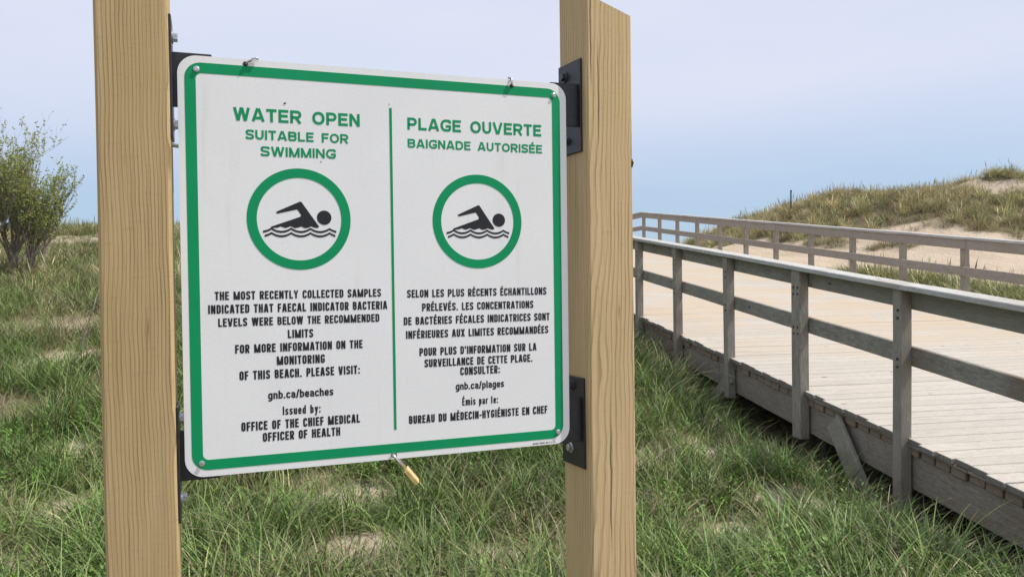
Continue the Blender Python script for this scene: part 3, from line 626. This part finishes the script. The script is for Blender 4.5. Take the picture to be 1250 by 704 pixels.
# ------------------------------------------------------------------ railings
def railing(name, label, lc, sgn, ts, ts_thick, mats, low, tstart, tend, jt, bolts, drop):
    """sgn +1: walk lies on the +l side of the posts"""
    o0 = W(lc, ts[0]); root = empty(name, o0, label, 'railing', 'railings along the boardwalk')
    pm_, rm, cm = mats
    ms = {}
    for i, t in enumerate(ts):
        th = .135 if i in ts_thick else .090; dl = drop(i); key = (th, round(dl, 2), i % 3)
        if key not in ms: ms[key] = box('railing_post', .088, th, 1.028 + dl, .005, pm_, .004, (0, 0, (1.028 - dl) / 2), cuts=4, seed=i + lc)
        p = put('railing_post', ms[key], root, WL(lc, t, 0, o0), (random.uniform(-.006, .006), random.uniform(-.006, .006), AZ))
        if i in bolts:
            for hz in (.93, .875, .60, .545):
                for off in ((-.04, .03) if th > .1 else (-.014,)):
                    put('bolt', BOLT, p, (-.045 * sgn, off + random.uniform(-.005, .005), hz - (.05 if hz > .8 else .06)), (0, -R(90) * sgn, 0))
    rl = lc + sgn * .064
    along('top_rail', 0, .038, .138, rl, tstart, tend, 1.028 - .071, rm, root, o0, seg=2 * STEP, jit=.004)
    along('middle_rail', 0, .038, .135, rl, tstart, tend, .56, rm, root, o0, seg=2 * STEP, jit=.005)
    along('cap_rail', 0, .175, .038, lc + sgn * .018, tstart, tend, 1.049, cm, root, o0, seg=jt, jit=.004, bev=.005)
    return root
BOLT = bolt_mesh(.009, .006, M_dkbolt, 1.2)
near_t = [T0 + STEP * n for n in range(-3, 21)]; near_t[3] -= -.045
railing('railing', 'nearer grey railing with outer posts reaching below the deck edge, beside the right sign post', LN, 1, near_t, (4,), (M_rpost, M_rail, M_cap), .5, near_t[0] - .12, 29.2, 3 * STEP, (2, 3, 4, 5, 6, 7),
        lambda i: .58 if i <= 3 else .42)
far_t = [T1 + STEP * n for n in range(-6, 16)]
railing('railing', 'farther brown-grey railing along the dune side of the boardwalk', LF, -1, far_t, (), (M_farpost, M_farrail, M_cap), .5, far_t[0] - .12, far_t[-1] + .1, 3 * STEP, (), lambda i: .45)
# railing across the far end of the landing
e0 = W(6.2, 31.5); er = empty('railing', e0, 'short far railing closing the top landing, glimpsed just right of the right sign post', 'railing', 'railings along the boardwalk')
for q in range(4):
    me = box('railing_post', .09, .09, 1.30, .004, M_farpost, center=(0, 0, .52)); put('railing_post', me, er, W(LF - .1 - q * 1.3, 31.2 , 0) - e0, (0, 0, AZ))
for nme, h, sx in (('top_rail', .98, .138), ('middle_rail', .56, .135)):
    put(nme, box(nme, 4.3, .038, sx, .004, M_farrail), er, W(LF - 2.1, 31.13, h) - e0, (0, 0, AZ))

# ------------------------------------------------------------------ stake and stick
def ground_z(x, y): return float(height(np.array([x]), np.array([y]))[0])
sx_, sy_ = 8.0, 23.0; e = empty('dune_stake', (sx_, sy_, ground_z(sx_, sy_)), 'thin dark metal stake standing in the dune grass behind the far railing', 'stake')
bm = bmesh.new(); tube(bm, [(0, 0, -.3), (0, 0, .62), (.005, 0, .65)], [.022, .022, .020], 8); put('rod', bm_mesh('rod', bm), e, mat=M_dkbolt)
bm = bmesh.new(); tube(bm, [(.005, 0, .65), (.005, 0, .69)], [.027, .025], 8); put('rod_cap', bm_mesh('rod_cap', bm), e, mat=M_black)
bm = bmesh.new(); tube(bm, [(0, 0, -.1), (.05, .02, .2), (.16, .03, .5), (.22, .05, .74)], [.016, .013, .009, .005], 6); tube(bm, [(.08, .02, .28), (.02, 0, .42), (-.01, .02, .5)], [.008, .006, .003], 5)
me = bm_mesh('dead_stick', bm, True); me.materials.append(M_bark); tag(put('dead_stick', me, None, (-5.2, 9.6, ground_z(-5.2, 9.6))), 'thin dark dead stick poking up from grass left of the sign', 'stick')

# ------------------------------------------------------------------ shrub on the left edge
def shrub(x, y, H, label, seed, nst):
    r = random.Random(seed); z = ground_z(x, y); e = empty('shrub', (x, y, z), label, 'shrub'); bm = bmesh.new(); tips = []
    def grow(p, d, L, rad, lev):
        n = 5; pts = [p]; rs = [rad]; q = p.copy(); dd = d.copy()
        for i in range(n):
            dd = (dd + Vector((r.gauss(0, .11), r.gauss(0, .11), r.gauss(.05, .07)))).normalized(); q = q + dd * L / n; pts.append(q.copy()); rs.append(rad * (1 - .62 * (i + 1) / n))
        tube(bm, pts, rs, 7 if lev == 0 else 4 if lev < 3 else 3, False)
        if lev >= 2: tips.append((pts, lev))
        if lev < 4:
            kids = (6, 5, 4, 3)[lev]
            for j in range(kids):
                i = r.randint(1 if lev else 2, n); base = pts[i]; a = r.uniform(0, 6.28); s = r.uniform(.35, .75)
                nd = (dd * (1 - s * .4) + Vector((math.cos(a) * s, math.sin(a) * s, .35 + .35 * r.random()))).normalized(); grow(base.copy(), nd, L * r.uniform(.5, .72), max(rs[i] * .62, .0022), lev + 1)
    for s in range(nst):
        a = r.uniform(0, 6.28); grow(Vector((r.gauss(0, .30), r.gauss(0, .2), -.05)), Vector((.5 * math.cos(a) + .25, .4 * math.sin(a), 1)).normalized(), H * r.uniform(.40, .55), r.uniform(.040, .065), 0)
    put('branches', bm_mesh('branches', bm, True), e, mat=M_bark)
    v = []; f = []; shd = []
    for pts, lev in tips:
        for i in range(len(pts) - 1):
            for q in range((1 if lev < 4 else 3)):
                if q == 0 and r.random() < .68: break
                c = pts[i].lerp(pts[i + 1], .3 + .12 * r.random()); a = Vector((r.gauss(0, 1), r.gauss(0, 1), r.gauss(.5, .8))).normalized(); b = a.cross(Vector((r.gauss(0, 1), r.gauss(0, 1), r.gauss(0, 1)))).normalized(); L = r.uniform(.028, .058); w = L * .30
                k = len(v); v += [c, c + a * L * .5 + b * w, c + a * L, c + a * L * .5 - b * w]; f.append((k, k + 1, k + 2, k + 3)); shd += [r.random()] * 4
    me = np_mesh('foliage', np.array([q[:] for q in v]), np.array(f), False); at = me.attributes.new('shade', 'FLOAT', 'POINT'); at.data.foreach_set('value', np.array(shd, np.float32)); me.materials.append(M_leaf)
    put('foliage', me, e); print('shrub leaves', len(f))
shrub(-10.15, 15.6, 2.75, 'taller sparse leafy shrub at the left edge, its trunk closest to the frame edge', 5, 7)
shrub(-9.75, 15.9, 2.6, 'leaning smaller shrub just right of the taller one at the left edge', 12, 6)

# ------------------------------------------------------------------ grass, grown from tufts
def tuft(name, n, hmin, hmax, spread, width, lean, curl, mat, seed, seg=4, stalks=0):
    r = random.Random(seed); v = []; f = []; sh = []
    for i in range(n):
        st = i < stalks; a = r.uniform(0, 6.283); rad = spread * math.sqrt(r.random()); x, y = rad * math.cos(a), rad * math.sin(a); L = r.uniform(hmin, hmax) * (1.5 if st else 1)
        da = a + r.gauss(0, .9); ln = abs(r.gauss(lean, lean * .5)) * (.4 if st else 1); cu = r.uniform(.3, 1) * curl * (.25 if st else 1); w = width * r.uniform(.7, 1.3) * (.6 if st else 1); dirx, diry = math.cos(da), math.sin(da); tw = da + math.pi / 2 + r.gauss(0, .5)
        px, py, pz = x, y, -.02; ang = ln; k0 = len(v); s = r.random()
        for j in range(seg + 1):
            ww = w * (1 - (j / seg) ** 1.6) * .5 + .0004
            if st and j == seg - 1: ww = w * 1.9
            v.append((px - math.cos(tw) * ww, py - math.sin(tw) * ww, pz)); v.append((px + math.cos(tw) * ww, py + math.sin(tw) * ww, pz)); sh += [s, s]
            st_l = L / seg; px += dirx * math.sin(ang) * st_l; py += diry * math.sin(ang) * st_l; pz += math.cos(ang) * st_l; ang += cu / seg
        for j in range(seg): k = k0 + 2 * j; f.append((k, k + 1, k + 3, k + 2))
    me = np_mesh(name, np.array(v), np.array(f), True); at = me.attributes.new('shade', 'FLOAT', 'POINT'); at.data.foreach_set('value', np.array(sh, np.float32)); me.materials.append(mat); return me
def weed(name, seed):
    r = random.Random(seed); v = []; f = []; sh = []
    for s in range(7):
        a = r.uniform(0, 6.28); H = r.uniform(.08, .20); lx, ly = .35 * math.cos(a), .35 * math.sin(a)
        for j in range(9):
            z = H * (j + 1) / 9; c = Vector((lx * z + .02 * math.cos(a), ly * z + .02 * math.sin(a), z)); b = j * 2.4 + r.random(); L = r.uniform(.022, .04); d = Vector((math.cos(b), math.sin(b), r.uniform(.3, .9))).normalized(); s_ = Vector((-math.sin(b), math.cos(b), 0)) * L * .22
            k = len(v); v += [c[:], (c + d * L * .5 + s_)[:], (c + d * L)[:], (c + d * L * .5 - s_)[:]]; f.append((k, k + 1, k + 2, k + 3)); q = r.random(); sh += [q] * 4
    me = np_mesh(name, np.array(v), np.array(f), False); at = me.attributes.new('shade', 'FLOAT', 'POINT'); at.data.foreach_set('value', np.array(sh, np.float32)); me.materials.append(M_weed); return me
def scatter(name, protos, pos, rot, scl, idx, tint, lum, label):
    col = bpy.data.collections.new(name + '_tufts')
    for i, me in enumerate(protos):
        o = bpy.data.objects.new('%s_tuft_%02d' % (name, i), me); col.objects.link(o)
    n = len(pos); me = bpy.data.meshes.new(name); me.vertices.add(n); me.vertices.foreach_set('co', pos.astype(np.float32).ravel())
    def A(nm_, ty, val, key='value'):
        a = me.attributes.new(nm_, ty, 'POINT'); a.data.foreach_set(key, val.ravel())
    A('rot', 'FLOAT_VECTOR', rot.astype(np.float32), 'vector'); A('scl', 'FLOAT', scl.astype(np.float32)); A('pick', 'INT', idx.astype(np.int32)); A('tint', 'FLOAT', tint.astype(np.float32)); A('lum', 'FLOAT', lum.astype(np.float32))
    o = put(name, me); tag(o, label, None, None, 'stuff')
    ng = bpy.data.node_groups.new(name, 'GeometryNodeTree'); ng.interface.new_socket('Geometry', in_out='INPUT', socket_type='NodeSocketGeometry'); ng.interface.new_socket('Geometry', in_out='OUTPUT', socket_type='NodeSocketGeometry')
    gi = ng.nodes.new('NodeGroupInput'); go = ng.nodes.new('NodeGroupOutput'); ip = ng.nodes.new('GeometryNodeInstanceOnPoints'); ci = ng.nodes.new('GeometryNodeCollectionInfo')
    ci.inputs['Collection'].default_value = col; ci.inputs['Separate Children'].default_value = True; ci.inputs['Reset Children'].default_value = True
    def attr(nm_, ty): a = ng.nodes.new('GeometryNodeInputNamedAttribute'); a.data_type = ty; a.inputs['Name'].default_value = nm_; return a.outputs['Attribute']
    L = ng.links; L.new(gi.outputs[0], ip.inputs['Points']); L.new(ci.outputs[0], ip.inputs['Instance']); ip.inputs['Pick Instance'].default_value = True
    L.new(attr('pick', 'INT'), ip.inputs['Instance Index']); L.new(attr('rot', 'FLOAT_VECTOR'), ip.inputs['Rotation']); L.new(attr('scl', 'FLOAT'), ip.inputs['Scale']); L.new(ip.outputs[0], go.inputs[0])
    md = o.modifiers.new('scatter', 'NODES'); md.node_group = ng; return o
protos = []
for k in range(4): protos.append(tuft('g', 21, .14, .42, .085, .0078, .38, 2.0, M_grass, 100 + k, 5))            # 0-3 green
for k in range(3): protos.append(tuft('s', 22, .12, .38, .11, .0064, .95, 1.2, M_straw, 200 + k, 5))               # 4-6 straw
for k in range(3): protos.append(tuft('m', 50, .18, .44, .13, .0095, .48, 1.4, M_marram, 300 + k, 4, 1))       # 7-9 marram, broad
for k in range(2): protos.append(tuft('l', 30, .08, .26, .14, .0065, 1.35, .35, M_straw, 400 + k, 3))            # 10-11 flat litter
for k in range(2): protos.append(tuft('t', 7, .34, .62, .07, .0080, .40, 1.9, M_grass, 500 + k, 7))              # 12-13 tall arching blades
protos.append(tuft('u', 5, .30, .55, .08, .0060, .55, 1.7, M_straw, 520, 7))                                 # 14 tall pale stems
def grow(x0, x1, y0, y1, per_m2, pick, smin, smax, marr=False, thr=0., view=True):
    n = int((x1 - x0) * (y1 - y0) * per_m2); x = rng.uniform(x0, x1, n); y = rng.uniform(y0, y1, n)
    if view:
        q = np.abs(x) < y * .72 + 1.2; x, y = x[q], y[q]
    d, dry = cover(x, y); keep = rng.random(len(x)) < np.where(d > thr, d, 0) ** 1.1; x, y, d, dry = x[keep], y[keep], d[keep], dry[keep]
    z = height(x, y); idx = pick(x, y, dry, rng.random(len(x)), rng.random(len(x))); s = rng.uniform(smin, smax, len(x)) * (.65 + .35 * d)
    return np.stack([x, y, z], 1), np.stack([rng.normal(0, .09, len(x)), rng.normal(0, .09, len(x)), rng.uniform(0, 6.28, len(x))], 1), s, idx, np.clip(rng.normal(dry * .5 - .10, .2), 0, 1), np.clip(rng.lognormal(-.06, .36, len(x)), .35, 2.0) * (1 + .0 * x)
def pick_near(x, y, dry, r, r2): return np.where(r < .04 + .46 * dry, 4 + (r2 * 3).astype(int), np.where(r > .90, 10 + (r2 * 2).astype(int), np.where(r > .83, 12 + (r2 * 3).astype(int), (r2 * 4).astype(int))))
def pick_far(x, y, dry, r, r2): return np.where(r < .30 * dry, 4 + (r2 * 3).astype(int), np.where(r < .30, 7 + (r2 * 3).astype(int), (r2 * 4).astype(int)))
def pick_dune(x, y, dry, r, r2): return np.where(r < .72, 7 + (r2 * 3).astype(int), np.where(r < .82, 4 + (r2 * 3).astype(int), (r2 * 4).astype(int)))
parts = [grow(-4.5, 4.2, 2.4, 8, 185, pick_near, .75, 1.25), grow(-9, 3.4, 8, 14, 120, pick_near, .85, 1.35), grow(-17, 3.2, 14, 27, 62, pick_far, .9, 1.4),
         grow(5, 13, 7, 18, 170, pick_far, 1.0, 1.4, view=False)]
a = grow(4, 20, 17.2, 29, 30, pick_dune, .7, 1.15, view=False); parts.append(a)
# bare sand still carries a few thin wisps
n = 2600; x = rng.uniform(-9, 4, n); y = rng.uniform(3, 14, n); l = x * LAT.x + y * LAT.y; q = l < LN - .05; x, y = x[q], y[q]
parts.append((np.stack([x, y, height(x, y)], 1), np.stack([0 * x, 0 * x, rng.uniform(0, 6.28, len(x))], 1), rng.uniform(.4, .9, len(x)), rng.integers(4, 7, len(x)) * (rng.random(len(x)) < .5) + 10 * 0, rng.random(len(x)), rng.uniform(.8, 1.3, len(x))))
# taller dry clumps against the deck edge
for (tt, n, ll) in ((8.7, 46, .14), (9.7, 40, .18), (5.05, 34, .12), (4.5, 26, .12), (11.0, 30, .2), (12.2, 24, .2)):
    for i in range(n):
        p = LAT * (LN - ll + random.uniform(-.16, .10)) + DIR * (tt + random.gauss(0, .22)); parts.append((np.array([[p.x, p.y, ground_z(p.x, p.y)]]), np.array([[0, 0, random.uniform(0, 6.28)]]), np.array([random.uniform(.9, 1.7)]), np.array([random.choice((4, 5, 6, 14, 4, 5))]), np.array([random.uniform(0, .5)]), np.array([random.uniform(.6, 1.0)])))
cat = [np.concatenate([p[i] for p in parts]) for i in range(6)]
print('tufts', len(cat[0]))
scatter('dune_grass', protos, *cat, 'mixed green and straw coloured dune grass covering the meadow and dunes')
n = 1400; x = rng.uniform(-4.5, 3.2, n); y = rng.uniform(3.2, 7.5, n); nn = fbm(x, y, .9, 41); d, _ = cover(x, y); q = (d > .5) & (nn > .55 - .12 * (x > .6) * (y < 5.4)); x, y = x[q], y[q]
scatter('ground_weeds', [weed('w', k) for k in range(3)], np.stack([x, y, height(x, y)], 1), np.stack([0 * x, 0 * x, rng.uniform(0, 6.28, len(x))], 1), rng.uniform(.7, 1.3, len(x)), rng.integers(0, 3, len(x)), rng.random(len(x)) * .5, rng.uniform(.8, 1.2, len(x)),
        'small bright green leafy weeds scattered low among the grass')
